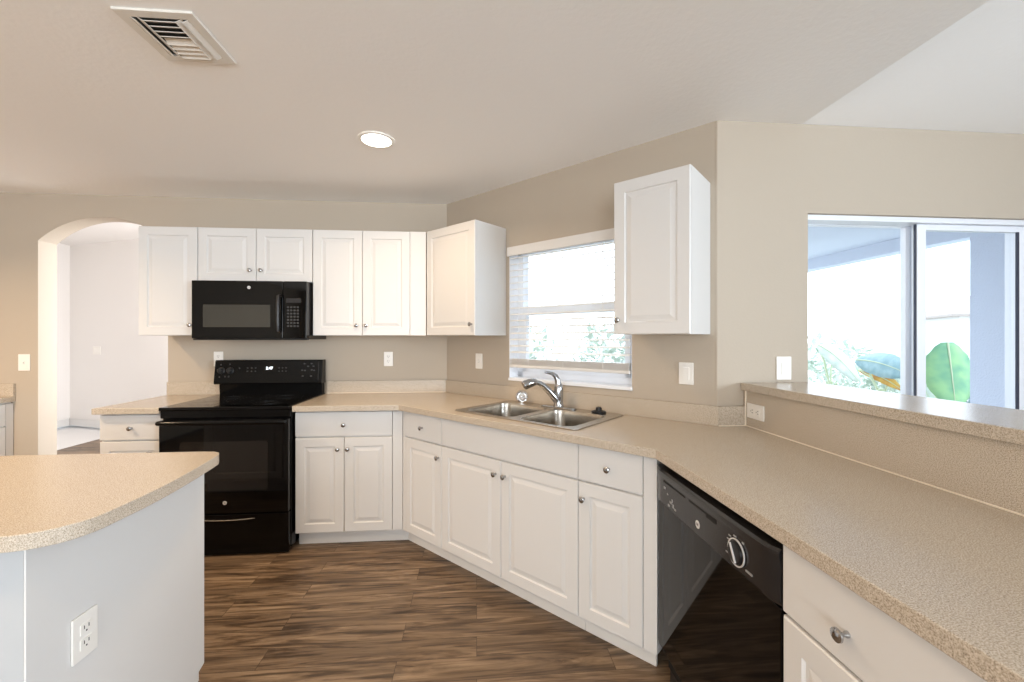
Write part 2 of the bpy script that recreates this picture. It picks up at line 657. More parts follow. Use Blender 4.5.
def base_cabinet(label, run, u0, u1, doors, knobs, drawer_kind='drawer', depth=BD, fill=None, group='white base cabinets', split=None, kick_ext=(0.0, 0.0), dknob=None):
    """doors: number of doors; knobs: list of local u; fill: (u0,u1) stile beside the doors"""
    uc = (u0 + u1) / 2
    loc, rz = frame(run, uc)
    r = thing('base_cabinet', label, 'cabinet', loc, rz, group)
    yf = -(depth - 0.019)
    a, b = u0 - uc, u1 - uc
    fa, fb = a, b
    if fill:
        fa, fb = min(a, fill[0] - uc), max(b, fill[1] - uc)
    bb = MB()
    if drawer_kind == 'false':      # open carcass round the sink bowls
        bb.box(fa + 0.0005, fa + 0.018, yf + 0.001, -0.003, 0.068, 0.875).box(fb - 0.018, fb - 0.0005, yf + 0.001, -0.003, 0.068, 0.875)
        bb.box(fa + 0.018, fb - 0.018, yf + 0.001, -0.003, 0.068, 0.086).box(fa + 0.018, fb - 0.018, -0.012, -0.003, 0.086, 0.875)
        bb.box(fa + 0.018, fb - 0.018, yf + 0.001, yf + 0.008, 0.086, 0.875)
    else:
        bb.box(fa + 0.0005, fb - 0.0005, yf + 0.001, -0.003, 0.068, 0.875)
    bb.build('body', M['cab_in'], r)
    MB().box(fa + 0.001 - kick_ext[0], fb - 0.001 + kick_ext[1], yf + 0.048, yf + 0.062, ZF, 0.066).build('toe_kick', M['kick'], r)
    if fill:
        for (s, e) in ((fa, a), (b, fb)):
            if e - s > 0.005:
                MB().box(s + 0.0015, e - 0.0005, yf - 0.017, yf, 0.070, 0.864, 0.001).build('filler_strip', M['cab'], r)
    if drawer_kind == 'drawer':
        drawer(r, 'drawer', a, b, 0.705, 0.864, yf, 0.0 if dknob is None else dknob - uc, 0.781 if dknob is None else 0.772)
    elif drawer_kind == 'false':
        drawer(r, 'false_drawer_front', a, b, 0.705, 0.864, yf)
    if doors == 1:
        door(r, a, b, 0.070, 0.695, yf, knobs[0] - uc if knobs else None, 0.621)
    else:
        m = (split - uc) if split is not None else 0.0
        door(r, a, m, 0.070, 0.695, yf, knobs[0] - uc, 0.621)
        door(r, m, b, 0.070, 0.695, yf, knobs[1] - uc, 0.621)
    return r


def wall_cabinet(label, run, u0, u1, z0, z1, knobs, kz, split=None, depth=UD, fill=None):
    uc = (u0 + u1) / 2
    loc, rz = frame(run, uc, 0, z0)
    r = thing('wall_cabinet', label, 'cabinet', loc, rz, 'white wall cabinets')
    yf = -(depth - 0.019)
    a, b, h = u0 - uc, u1 - uc, z1 - z0
    fb = b if not fill else fill - uc
    MB().box(a + 0.0005, fb - 0.0005, yf + 0.001, -0.002, 0.0, h).build('body', M['cab'], r)
    if fill:
        MB().box(b + 0.001, fb - 0.0005, yf - 0.017, yf, 0.0, h, 0.001).build('filler_strip', M['cab'], r)
    if split is None:
        door(r, a, b, 0.0, h, yf, knobs[0] - uc, kz - z0)
    else:
        m = split - uc
        door(r, a, m, 0.0, h, yf, knobs[0] - uc, kz - z0)
        door(r, m, b, 0.0, h, yf, knobs[1] - uc, kz - z0)
    return r


# base cabinets, back wall
base_cabinet('narrow white base cabinet left of the black range, beside the arch', 'back', -2.375, -1.992, 1, [-2.07])
ccu = BD * T225
base_cabinet('white two-door base cabinet between the black range and the inner corner', 'back', -1.187, -0.560, 2, [-0.911, -0.848], fill=(-1.187, XC - ccu), kick_ext=(0.0, 0.028))
# window run
base_cabinet('narrow white base cabinet at the inner corner, left of the sink cabinet', 'win', 0.275, 0.648, 1, [0.622], fill=(ccu, 0.648), kick_ext=(0.028, 0.0))
base_cabinet('wide white cabinet under the sink with a plain knobless top front', 'win', 0.648, 1.607, 2, [1.094, 1.161], 'false', split=1.129)
base_cabinet('white base cabinet with one door between the sink cabinet and the dishwasher', 'win', 1.607, 1.917, 1, [1.638], fill=(1.607, 1.976), kick_ext=(0.0, -0.028))
PD = XK - 0.7255
base_cabinet('white drawer cabinet at the right of the black dishwasher, nearest the viewer', 'pen', -0.944, -0.44, 1, None, depth=PD, dknob=-0.766)
# left run
base_cabinet('white base cabinet at the far left edge, left of the light switch', 'left', 2.95, 3.41, 1, [2.98], fill=(2.95, YB - 0.004), depth=0.638)

# wall cabinets
wall_cabinet('single-door wall cabinet left of the microwave, beside the arch', 'back', -2.365, -1.972, ZUB, ZUT, [-2.014], 1.445)
wall_cabinet('short two-door wall cabinet directly above the black microwave', 'back', -1.970, -1.186, 1.757, ZUT, [-1.61, -1.535], 1.836, split=-1.575)
wall_cabinet('two-door wall cabinet right of the microwave, reaching the corner', 'back', -1.184, -0.490, ZUB, ZUT, [-0.871, -0.804], 1.445, split=-0.833, fill=XC - UD * T225 - 0.0)
wall_cabinet('single-door wall cabinet in the corner, left of the sink window', 'win', UD * T225 + 0.004, 0.643, ZUB, ZUT, [0.613], 1.446)
wall_cabinet('single-door wall cabinet right of the sink window, nearest the viewer', 'win', 1.639, 2.017, ZUB, ZUT, [1.668], 1.443)

# ------------------------------------------------------------------ worktops
def off_corner(D):
    return Vector((XC - D * T225, YB - D))


XF = XK - CD
A_ = C0 + NW * CD
tB = (XF - A_.x) / DW.x
B_ = A_ + DW * tB
SKU0, SKU1, SKV0, SKV1 = 0.715, 1.575, 0.045, 0.572


def wpt(u, vv):
    return C0 + DW * u + NW * vv


e = 0.002
out = [(-1.187, YB - e), (XC - e * T225, YB - e), (C1.x - e * T225 * 0, C1.y - 2 * e), (XK - e, YS - 2 * e), (XK - e, 0.41), (XF, 0.41), (B_.x, B_.y), tuple(off_corner(CD)), (-1.187, YB - CD)]
hole = [wpt(SKU0 + 0.02, SKV0 + 0.02), wpt(SKU1 - 0.02, SKV0 + 0.02), wpt(SKU1 - 0.02, SKV1 - 0.02), wpt(SKU0 + 0.02, SKV1 - 0.02)]
wt = MB().poly(out, 0.876, ZC, [hole]).build('worktop', M['lam'], bevel=0.003)
tag(wt, 'long speckled beige worktop with the sink, running from range to peninsula', 'countertop')


def splash(parent, pts, th, z1, name='backsplash', m='lam', z0=ZC):
    return MB().poly(pts, z0, z1).build(name, M[m], parent, bevel=0.0015)


BS = 0.02
zs = 1.012
p = lambda D: Vector((XC - D * T225, YB - D))
splash(wt, [(-1.187, YB - e), tuple(p(e)), tuple(p(BS)), (-1.187, YB - BS)], BS, zs)
c1a = C1 + Vector((0, -e))
c1b = Vector((C1.x - BS * T225, C1.y - BS))
splash(wt, [tuple(p(e)), tuple(c1a), tuple(c1b), tuple(p(BS))], BS, zs)
splash(wt, [tuple(c1a), (XK - 0.012, YS - e), (XK - 0.012, YS - BS), tuple(c1b)], BS, zs)
splash(wt, [(XK - 0.010, YS - BS * 0.2), (XK - 0.0005, YS - BS * 0.2), (XK - 0.0005, 0.41), (XK - 0.010, 0.41)], 0.01, ZL - 0.0385)
# caulk lines
cb = 0.005
splash(wt, [(XK - 0.010 - cb, YS - BS), (XK - 0.010, YS - BS), (XK - 0.010, 0.41), (XK - 0.010 - cb, 0.41)], cb, ZC + 0.005, 'caulk_line', 'caulk')
splash(wt, [(XK - 0.0115 - cb, YS - BS - 0.004), (XK - 0.010, YS - BS - 0.004), (XK - 0.010, YS - BS + 0.001), (XK - 0.0115 - cb, YS - BS + 0.001)], cb, ZL - 0.04, 'caulk_line', 'caulk')
splash(wt, [tuple(c1b), (XK - 0.012, YS - BS), (XK - 0.012, YS - BS - 0.004), (c1b.x - 0.0016, c1b.y - 0.004)], cb, ZC + 0.004, 'caulk_line', 'caulk')
splash(wt, [(-1.187, YB - BS), tuple(p(BS)), tuple(p(BS + 0.004)), (-1.187, YB - BS - 0.004)], cb, ZC + 0.004, 'caulk_line', 'caulk')

w2 = MB().box(-2.385, -1.990, YB - CD, YB - e, 0.876, ZC).build('worktop', M['lam'], bevel=0.003)
tag(w2, 'short speckled beige worktop left of the black range, passing the arch', 'countertop')
splash(w2, [(-2.380, YB - e), (-1.990, YB - e), (-1.990, YB - BS), (-2.380, YB - BS)], BS, zs)
w3 = MB().box(XL + e, XL + CD, 2.93, YB - e, 0.876, ZC).build('worktop', M['lam'], bevel=0.003)
tag(w3, 'speckled worktop end at the far left edge, over the left wall cabinet', 'countertop')
splash(w3, [(XL + e, YB - e), (XL + CD, YB - e), (XL + CD, YB - BS), (XL + e, YB - BS)], BS, zs)

led = MB().box(XK - 0.0275, 1.70, -0.05, YS - 0.003, ZL - 0.038, ZL).build('bar_ledge', M['lam'], bevel=0.003)
tag(led, 'raised speckled bar ledge on the peninsula in front of the sliding door', 'bar top')

# ------------------------------------------------------------------ island
isl = thing('kitchen_island', 'white kitchen island with plain end panel at the lower left', 'island', (-1.72, 1.37, 0))
X0i, X1i, Y0i, Y1i = -2.40, -1.032, 1.056, 1.690
ox, oy = -1.72, 1.37
MB().box(X0i - ox, X1i - 0.006 - ox, Y0i + 0.02 - oy, Y1i - 0.022 - oy, 0.068, 0.875).build('body', M['cab_in'], isl)
ep = MB().poly([(Y0i - 0.0005, ZF), (Y1i - 0.066, ZF), (Y1i - 0.066, 0.098), (Y1i, 0.118), (Y1i, 0.875), (Y0i - 0.0005, 0.875)], 0, 0.005)
ep.xf(Matrix.Translation((X1i - 0.005 - ox, -oy, 0)) @ Matrix(((0, 0, 1, 0), (1, 0, 0, 0), (0, 1, 0, 0), (0, 0, 0, 1))))
ep.build('end_panel', M['cab'], isl, bevel=0.001)
MB().box(X0i - ox, X1i - 0.0055 - ox, Y0i - oy, Y0i + 0.019 - oy, ZF, 0.875).build('back_panel', M['islback'], isl)  # rear face coloured greyer and darker than the end panel
MB().box(X0i - ox, X1i - 0.021 - ox, Y1i - 0.085 - oy, Y1i - 0.07 - oy, ZF, 0.094).build('toe_kick', M['kick'], isl)
for k in range(2):
    xa = X0i + 0.02 + k * 0.66
    d = MB().panel(-0.325, 0.325, 0.1, 0.695, 0).xf(Matrix.Rotation(PI, 4, 'Z')).build('door', M['cab'], isl, (xa + 0.33 - ox, Y1i - 0.0215 - oy, 0), smooth=20)
    d = MB().box(-0.325, 0.325, 0, 0.019, 0.705, 0.864, 0.003).build('drawer', M['cab'], isl, (xa + 0.33 - ox, Y1i - 0.0215 - oy, 0))
    MB().lathe(KNOB, (0, 0.019, 0.78), (0, 1, 0), 16).build('knob', M['chrome'], d)
edge = [(-2.43, 1.722), (-1.05, 1.722), (-1.012, 1.718), (-0.984, 1.700), (-0.968, 1.668)]
for k in range(1, 9):
    t = k / 8
    edge.append((-0.968 + 0.042 * math.sin(t * PI / 2), 1.668 - 0.42 * t))
rc = 0.12
for k in range(0, 9):
    a = PI / 2 * k / 8
    edge.append((-0.926 - 0.012 - rc + rc * math.cos(a) + 0.008 * (1 - k / 8), 1.02 + rc - rc * math.sin(a)))
edge += [(-2.43, 1.02)]
it = MB().poly(edge, 0.8765, ZC).build('worktop', M['lam'], bevel=0.003)
tag(it, 'speckled beige island top with rounded corner at the lower left', 'countertop')

# ------------------------------------------------------------------ range
RX0, RX1 = -1.984, -1.195
rcx = (RX0 + RX1) / 2
loc, rz = frame('back', rcx)
rg = thing('range', 'black freestanding electric range between the base cabinets', 'range', loc, rz)
hw = (RX1 - RX0) / 2 - 0.003
MB().box(-hw, hw, -0.63, -0.02, 0.0, 0.895, 0.004).build('body', M['black'], rg)
for sx in (-1, 1):
    for yy in (-0.58, -0.08):
        MB().lathe([(0.016, ZF), (0.016, 0.03)], (sx * (hw - 0.05), yy, 0), n=12).build('foot', M['blackm'], rg)
ct = MB().box(-hw - 0.001, hw + 0.001, -0.668, -0.02, 0.896, 0.918, 0.005).build('cooktop', M['blackg'], rg)
for bx, by, br in ((-0.19, -0.50, 0.105), (0.19, -0.50, 0.085), (-0.19, -0.23, 0.085), (0.19, -0.23, 0.105)):
    rr = MB()
    n = 40
    for r0 in (br, br * 0.62):
        rr.loft([[(bx + r * math.cos(2 * PI * i / n), by + r * math.sin(2 * PI * i / n), z) for i in range(n)] for r, z in ((r0, 0.9181), (r0, 0.9184), (r0 + 0.003, 0.9184), (r0 + 0.003, 0.9181))], False, False)
    rr.build('burner_ring', M['ringgrey'], ct)
MB().box(-hw, hw, -0.652, -0.631, 0.846, 0.895, 0.003).build('front_rail', M['black'], rg)
# back guard: riser and tilted control panel
bgd = MB()
prof = [(-0.02, 0.915), (-0.072, 0.915), (-0.078, 1.0), (-0.02, 1.0)]
bgd.loft([[(x, y, z) for y, z in prof] for x in (-hw + 0.018, hw - 0.004)])
bgd.build('back_riser', M['black'], rg, bevel=0.003)
cpn = MB()
prof = [(-0.02, 1.001), (-0.105, 1.001), (-0.112, 1.008), (-0.088, 1.178), (-0.08, 1.184), (-0.02, 1.184)]
cpn.loft([[(x * s, y, z) for y, z in prof] for x, s in ((-hw - 0.004, 1), (hw + 0.004, 1))])
cp = cpn.build('control_panel', M['black'], rg, bevel=0.003)
tilt = math.atan2(0.024, 0.17)


def cp_face(z):
    return -0.112 + (z - 1.008) / 0.17 * 0.024


for kx, kz in ((-0.345, 1.105), (-0.279, 1.105)):
    k = MB().lathe([(0.026, 0), (0.026, 0.004), (0.021, 0.006), (0.019, 0.022), (0.016, 0.025)], (kx, cp_face(kz), kz), (0, -1, 0.14), 24)
    k.box(kx - 0.004, kx + 0.004, cp_face(kz) - 0.03, cp_face(kz) - 0.02, kz - 0.018, kz + 0.021, 0.001)
    k.build('control_knob', M['blackm'], cp)
marks = MB()


def mark(mb, x, z, w, h, yfun, dy=0.0006):
    y = yfun(z)
    mb.box(x - w / 2, x + w / 2, y - dy - 0.0006, y - dy + 0.0004, z - h / 2, z + h / 2)


for x, z in ((-0.35, 1.150), (-0.286, 1.153), (-0.355, 1.057), (-0.288, 1.06), (-0.315, 1.06), (-0.215, 1.122)):
    mark(marks, x, z, 0.009, 0.011, cp_face)
for i in range(6):
    for j in range(2):
        x = (-0.155 + i * 0.029) if i < 3 else (0.075 + (i - 3) * 0.026)
        mark(marks, x, 1.124 - j * 0.025, 0.010, 0.008, cp_face)
for x, z in ((0.262, 1.155), (0.315, 1.155), (0.29, 1.135), (0.33, 1.135), (0.248, 1.105), (0.268, 1.103), (0.318, 1.107), (0.336, 1.103), (0.253, 1.06), (0.316, 1.06)):
    mark(marks, x, z, 0.014, 0.010, cp_face)
marks.build('panel_print', M['ink2'], cp)
hl = MB()
hl.loft([[(hw - 0.022 + dx, cp_face(z) - dy, z) for dx, dy in ((-0.003, 0.0), (-0.002, 0.003), (0.002, 0.003), (0.003, 0.0))] for z in (1.03, 1.165)])
hl.build('end_trim', M['blackp'], cp)
dsp = MB()
dsp.loft([[(x, cp_face(z) - d, z) for x, z in ((-0.035, 1.10), (0.045, 1.10), (0.045, 1.142), (-0.035, 1.142))] for d in (-0.001, 0.0006)])
dsp.build('display', M['blackg'], cp)
text_mesh('clock_digits', '2:47', 0.030, M['clock'], cp, (0.004, cp_face(1.121) - 0.0016, 1.121), (PI / 2 - tilt, 0, 0))
# oven door
od = MB().box(-hw + 0.003, hw - 0.003, -0.670, -0.632, 0.243, 0.836, 0.006).build('oven_door', M['blackg'], rg)
wn = MB()
wn.loft([[(x, -0.6705 - d, z) for x, _, z in [(q[0], 0, q[1]) for q in rrect(-0.265, 0.265, 0.39, 0.70, 0.02, 0)]] for d in (-0.001, 0.0006)])
wn.build('oven_window', mat('oven_window_glass', (24, 21, 19), 0.04), od)
hd_ = MB()
hp = [(-hw + 0.022, -0.668, 0.822), (-hw + 0.022, -0.700, 0.824), (-hw + 0.05, -0.708, 0.825), (0, -0.712, 0.825), (hw - 0.05, -0.708, 0.825), (hw - 0.022, -0.700, 0.824), (hw - 0.022, -0.668, 0.822)]
hd_.tube(hp, [0.014, 0.015, 0.014, 0.014, 0.014, 0.015, 0.014], 12, 1.0)
hd_.build('handle', M['black'], od)


def badge(parent, x, y, z, r, txt_size):
    b = MB().lathe([(r, 0), (r, 0.0015), (r * 0.96, 0.002)], (x, y, z), (0, -1, 0), 24).build('badge', M['silver'], parent)
    text_mesh('badge_letters', 'GE', txt_size, M['slot'], b, (x, y - 0.0024, z), (PI / 2, 0, 0))
    return b


badge(od, 0.004, -0.670, 0.311, 0.012, 0.011)
sd = MB().box(-hw + 0.003, hw - 0.003, -0.666, -0.632, -0.018, 0.236, 0.006).build('storage_drawer', M['black'], rg)
dh = MB()
pp = []
for k in range(17):
    t = -1 + k / 8
    pp.append((t * 0.185, -0.669, 0.199 + 0.010 * t * t))
dh.tube(pp, [0.0015] + [0.0035] * 15 + [0.0015], 8)
dh.build('drawer_pull', M['steel'], sd)
MB().box(-hw + 0.03, hw - 0.03, -0.60, -0.58, ZF + 0.002, 0.002).build('kick_panel', M['blackm'], rg)

# ------------------------------------------------------------------ microwave
mx0, mx1, mz0, mz1 = -1.957, -1.193, 1.339, 1.752
mc = (mx0 + mx1) / 2
loc, rz = frame('back', mc, 0, mz0)
mw = thing('microwave', 'black over-the-range microwave under the short wall cabinet', 'microwave', loc, rz)
hw2, H2 = (mx1 - mx0) / 2, mz1 - mz0
MB().box(-hw2 + 0.002, hw2 - 0.002, -0.352, -0.003, 0.004, H2 - 0.001, 0.003).build('body', M['blackp'], mw)
md = MB().box(-hw2, 0.222, -0.400, -0.354, 0.012, H2, 0.005).build('door', M['blackg'], mw)
MB().box(-0.307, 0.137, -0.4012, -0.3995, 0.090, 0.246, 0.0004).build('window', M['mesh'], md)
mh = MB()
mh.tube([(0.205, -0.398, 0.31), (0.205, -0.432, 0.305), (0.205, -0.438, 0.25), (0.205, -0.438, 0.12), (0.205, -0.432, 0.067), (0.205, -0.398, 0.062)], [0.010, 0.012, 0.013, 0.013, 0.012, 0.010], 12)
mh.build('handle', M['blackm'], md)
badge(md, -0.004, -0.400, 0.366, 0.011, 0.010)
mp = MB().box(0.224, hw2, -0.400, -0.354, 0.012, H2, 0.005).build('control_panel', M['blackg'], mw)
keys = MB()
for i in range(4):
    for j in range(7):
        keys.box(0.250 + i * 0.022, 0.264 + i * 0.022, -0.4008, -0.3995, 0.092 + j * 0.022, 0.104 + j * 0.022)
keys.build('keypad', M['ink2'], mp)
MB().box(0.245, 0.345, -0.4008, -0.3995, 0.262, 0.292).build('display', M['blackp'], mp)
MB().box(-hw2 + 0.001, hw2 - 0.001, -0.385, -0.353, 0.0, 0.0115, 0.003).build('vent_grille', M['blackm'], mw)

# ------------------------------------------------------------------ dishwasher
DU0, DU1 = -1.636, -0.948
dcu = (DU0 + DU1) / 2
loc, rz = frame('pen', dcu)
dw = thing('dishwasher', 'black built-in dishwasher under the peninsula worktop', 'dishwasher', loc, rz)
hw3 = (DU1 - DU0) / 2
DF = -(XK - 0.72)
MB().box(-hw3 + 0.004, hw3 - 0.004, DF + 0.05, -0.01, 0.03, 0.868).build('body', M['dark'], dw)
dd = MB().box(-hw3 + 0.003, hw3 - 0.003, DF + 0.008, DF + 0.05, 0.127, 0.704, 0.004).build('door', M['blackg'], dw)
cpd = MB()
NX = 24
rings = []
for k in range(NX + 1):
    x = -hw3 + 0.002 + (2 * hw3 - 0.004) * k / NX
    s = min(1.0, min(k, NX - k) / 1.6)
    bow = 0.012 * math.sin(s * PI / 2) + 0.004 * math.sin(PI * k / NX)
    rings.append([(x, DF + 0.05, 0.706), (x, DF + 0.012 - bow * 0.6, 0.706), (x, DF + 0.006 - bow, 0.72), (x, DF + 0.006 - bow, 0.812), (x, DF + 0.002 - bow, 0.822), (x, DF + 0.002 - bow, 0.838), (x, DF + 0.008 - bow, 0.846), (x, DF + 0.05, 0.846)])
cpd.loft(rings)
dp = cpd.build('control_panel', M['blackp'], dw)
fy = DF - 0.0098


def dwx(Y):
    return -Y - dcu


sl = MB()
sl.box(dwx(1.549), dwx(1.381), fy - 0.0005, fy + 0.003, 0.805, 0.812).box(dwx(1.355), dwx(1.23), fy - 0.0005, fy + 0.003, 0.805, 0.812)
sl.box(dwx(1.25), dwx(1.195), fy - 0.0015, fy + 0.003, 0.797, 0.811, 0.001)
sl.build('vent_slot', M['dark'], dp)
badge(dp, dwx(1.30), fy + 0.001, 0.752, 0.013, 0.012)
dkx = dwx(1.095)
dk = MB().lathe([(0.036, 0), (0.036, 0.003), (0.033, 0.0035)], (dkx, fy + 0.001, 0.766), (0, -1, 0), 32)
dk.lathe([(0.030, 0.003), (0.029, 0.010), (0.026, 0.012)], (dkx, fy + 0.001, 0.766), (0, -1, 0), 32)
dk = dk.build('dial', M['blackm'], dp)
rg_ = MB()
n = 40
rg_.loft([[(dkx + r * math.cos(2 * PI * i / n), fy - d, 0.766 + r * math.sin(2 * PI * i / n)) for i in range(n)] for r, d in ((0.0335, 0.002), (0.0335, 0.0042), (0.037, 0.0042), (0.037, 0.001))], False, False)
rg_.build('dial_ring', M['silver'], dk)
MB().box(-0.003, 0.003, -0.004, 0.0, -0.026, 0.026, 0.001).xf(Matrix.Translation((dkx, fy - 0.011, 0.766)) @ Matrix.Rotation(-0.5, 4, 'Y')).build('dial_pointer', M['silver'], dk)
bt = MB()
for Y, z, w_, h_ in ((1.54, 0.785, 0.012, 0.008), (1.515, 0.770, 0.008, 0.006), (1.49, 0.748, 0.016, 0.008), (1.505, 0.732, 0.012, 0.008), (1.47, 0.742, 0.010, 0.014), (1.455, 0.735, 0.014, 0.007), (1.478, 0.758, 0.008, 0.012),
                    (1.045, 0.737, 0.026, 0.005), (1.135, 0.785, 0.012, 0.004), (1.128, 0.797, 0.012, 0.004), (1.105, 0.806, 0.012, 0.004), (1.07, 0.803, 0.008, 0.005), (1.14, 0.745, 0.014, 0.004)):
    bt.box(dwx(Y) - w_ / 2, dwx(Y) + w_ / 2, fy - 0.0002, fy + 0.002, z - h_ / 2, z + h_ / 2)
bt.build('panel_print', M['ink'], dp)
MB().box(-hw3 + 0.006, hw3 - 0.006, DF + 0.055, DF + 0.075, ZF, 0.122, 0.002).build('kick_panel', M['blackm'], dw)

# ------------------------------------------------------------------ sink, faucet, stoppers (window frame: local x along wall, y into wall)
sc_u = (SKU0 + SKU1) / 2
loc, rz = frame('win', sc_u, 0, ZC)
sk = thing('sink', 'stainless double-bowl sink set in the worktop under the window', 'sink', loc, rz)
bowls = ((0.765, 1.135), (1.185, 1.525))
VB0, VB1 = 0.150, 0.538
rim = MB()
rim.poly([(q[0], q[1]) for q in rrect(SKU0 - sc_u, SKU1 - sc_u, -SKV1, -SKV0, 0.03, 0)], 0.0005, 0.006,
         [[(q[0], q[1]) for q in rrect(a - sc_u, b - sc_u, -VB1, -VB0, 0.06, 0, 6)] for a, b in bowls])
rim.build('rim', M['steel'], sk, bevel=0.002)
for a, b in bowls:
    a -= sc_u
    b -= sc_u
    bw = MB()
    rings = [rrect(a + i, b - i, -VB1 + i, -VB0 - i, max(0.06 - i * 0.3, 0.03), z, 6) for i, z in
             ((-0.003, 0.004), (0.0, 0.003), (0.004, -0.02), (0.012, -0.13), (0.03, -0.155), (0.06, -0.162))]
    bw.loft(rings, False, True)
    bo = bw.build('bowl', M['steel'], sk, smooth=50)
    MB().lathe([(0.045, 0.0), (0.043, 0.003), (0.033, 0.002), (0.030, -0.006)], ((a + b) / 2, -(VB0 + VB1) / 2, -0.1615), n=24).build('drain', M['chrome'], bo)
MB().lathe([(0.020, 0), (0.019, 0.006), (0.006, 0.008)], (1.235 - sc_u, -0.085, 0.006), n=20).build('hole_cover', M['chrome'], sk)

loc, rz = frame('win', 1.161, 0.100, ZC + 0.0075)
fc = thing('faucet', 'brushed single-lever pull-out kitchen faucet behind the sink', 'faucet', loc, rz)
fb = MB()
fb.loft([[(q[0], q[1], z) for q in rrect(-0.125 + i, 0.125 - i, -0.028 + i, 0.028 - i, 0.026 - i * 0.5, 0, 6)] for i, z in ((0, 0), (0, 0.004), (0.004, 0.008))])
fb.build('base_plate', M['chrome'], fc)
MB().lathe([(0.033, 0.008), (0.031, 0.014), (0.028, 0.03), (0.028, 0.06), (0.030, 0.085), (0.029, 0.115), (0.025, 0.138), (0.017, 0.152), (0.004, 0.157)], (0, 0, 0), n=24).build('column', M['chrome'], fc)
# spout in wall coordinates relative to base: x along wall, -y into room
sp = MB()
sp.tube([(0.0, -0.004, 0.030), (-0.012, -0.020, 0.060), (-0.034, -0.046, 0.100), (-0.056, -0.074, 0.134), (-0.074, -0.098, 0.154), (-0.086, -0.116, 0.160)],
        [0.021, 0.023, 0.021, 0.018, 0.016, 0.015], 16)
sp.build('spout', M['chrome'], fc)
hdm = MB()
hdm.tube([(-0.085, -0.115, 0.160), (-0.094, -0.128, 0.161), (-0.108, -0.150, 0.157), (-0.122, -0.172, 0.148), (-0.129, -0.184, 0.140)], [0.018, 0.024, 0.028, 0.029, 0.026], 16)
hdm.build('spray_head', M['chrome'], fc)
lv = MB()
lv.tube([(0.0, -0.002, 0.140), (-0.004, -0.006, 0.172), (-0.012, -0.016, 0.197), (-0.026, -0.034, 0.213), (-0.046, -0.058, 0.220), (-0.056, -0.070, 0.221)], [0.020, 0.018, 0.015, 0.012, 0.009, 0.006], 12)
lv.build('lever', M['chrome'], fc)

loc, rz = frame('win', 0.850, 0.078, ZC + 0.0062)
st = thing('sink_strainer', 'chrome sink strainer basket standing on edge behind the left bowl', 'strainer', loc, rz)
prof = [(0.006, -0.012), (0.026, -0.014), (0.030, -0.010), (0.032, 0.0), (0.040, 0.004), (0.0405, 0.007), (0.034, 0.009), (0.027, 0.004), (0.022, -0.006), (0.004, -0.007)]
s1 = MB().lathe(prof, (0, 0, 0.0405), (0.5, -0.8, 0.28), 28).build('cup', M['chrome2'], st)
MB().lathe([(0.003, -0.008), (0.003, 0.004), (0.007, 0.006), (0.007, 0.010), (0.003, 0.012)], (0, 0, 0.0405), (0.5, -0.8, 0.28), 14).build('pull_post', M['chrome2'], st)

loc, rz = frame('win', 1.438, 0.098, ZC + 0.0062)
sb = thing('sink_stopper', 'black rubber sink stopper lying behind the right bowl', 'stopper', loc, rz)
MB().lathe([(0.036, 0), (0.042, 0.003), (0.042, 0.008), (0.036, 0.012), (0.020, 0.014)], n=28).build('flange', M['rubber'], sb)
MB().lathe([(0.018, 0.013), (0.017, 0.028), (0.014, 0.033), (0.006, 0.034)], n=24).build('grip', M['rubber'], sb)

# ------------------------------------------------------------------ outlets and switches
def plate(label, cat, name, run, u, z, kind, w_=0.070, h_=0.115, rot=0.0, v_=0.0):
    loc, rz = frame(run, u, v_, z)
    r = thing(name, label, cat, loc, rz, 'wall plates')
    pl = MB()
    a, b = (w_ / 2, h_ / 2) if not rot else (h_ / 2, w_ / 2)
    pl.box(-a, a, -0.0065, -0.0005, -b, b, 0.0025)
    pl.build('cover_plate', M['plate'], r)
    if kind == 'outlet':
        for s in (-1, 1):
            cx, cz = (0, s * 0.0195) if not rot else (s * 0.0195, 0)
            f = MB().box(cx - 0.0165 if not rot else cx - 0.0135, cx + 0.0165 if not rot else cx + 0.0135, -0.0085, -0.006, cz - (0.0135 if not rot else 0.0165), cz + (0.0135 if not rot else 0.0165), 0.001).build('receptacle', M['plate'], r)
            sl = MB()
            for q in (-1, 1):
                if not rot:
                    sl.box(cx + q * 0.0065 - 0.0012, cx + q * 0.0065 + 0.0012, -0.0088, -0.0078, cz - 0.001, cz + 0.008)
                else:
                    sl.box(cx - 0.001, cx + 0.008, -0.0088, -0.0078, cz + q * 0.0065 - 0.0012, cz + q * 0.0065 + 0.0012)
            sl.lathe([(0.0024, 0), (0.0024, 0.001)], (cx - (0.0075 if rot else 0), -0.0078, cz - (0.0 if rot else 0.0075)), (0, -1, 0), 10)
            sl.build('slots', M['slot'], f)
    elif kind == 'toggle':
        MB().box(-0.006, 0.006, -0.0072, -0.006, -0.012, 0.012).build('toggle_slot', M['cab_in'], r)
        t = MB().box(-0.0045, 0.0045, -0.018, -0.006, -0.004, 0.006, 0.0015)
        t.build('toggle', M['plate'], r)
    elif kind == 'rocker':
        MB().box(-0.0165, 0.0165, -0.0085, -0.006, -0.033, 0.033, 0.001).build('rocker', M['plate'], r)
        MB().box(-0.0165, 0.0165, -0.0092, -0.0084, -0.001, 0.031, 0.0003).build('rocker_face', M['plate'], r)
    elif kind == 'blank':
        for s in (-1, 1):
            MB().lathe([(0.003, 0), (0.0028, 0.001)], (0, -0.0065, s * 0.03), (0, -1, 0), 10).build('screw', M['chrome'], r)
    return r


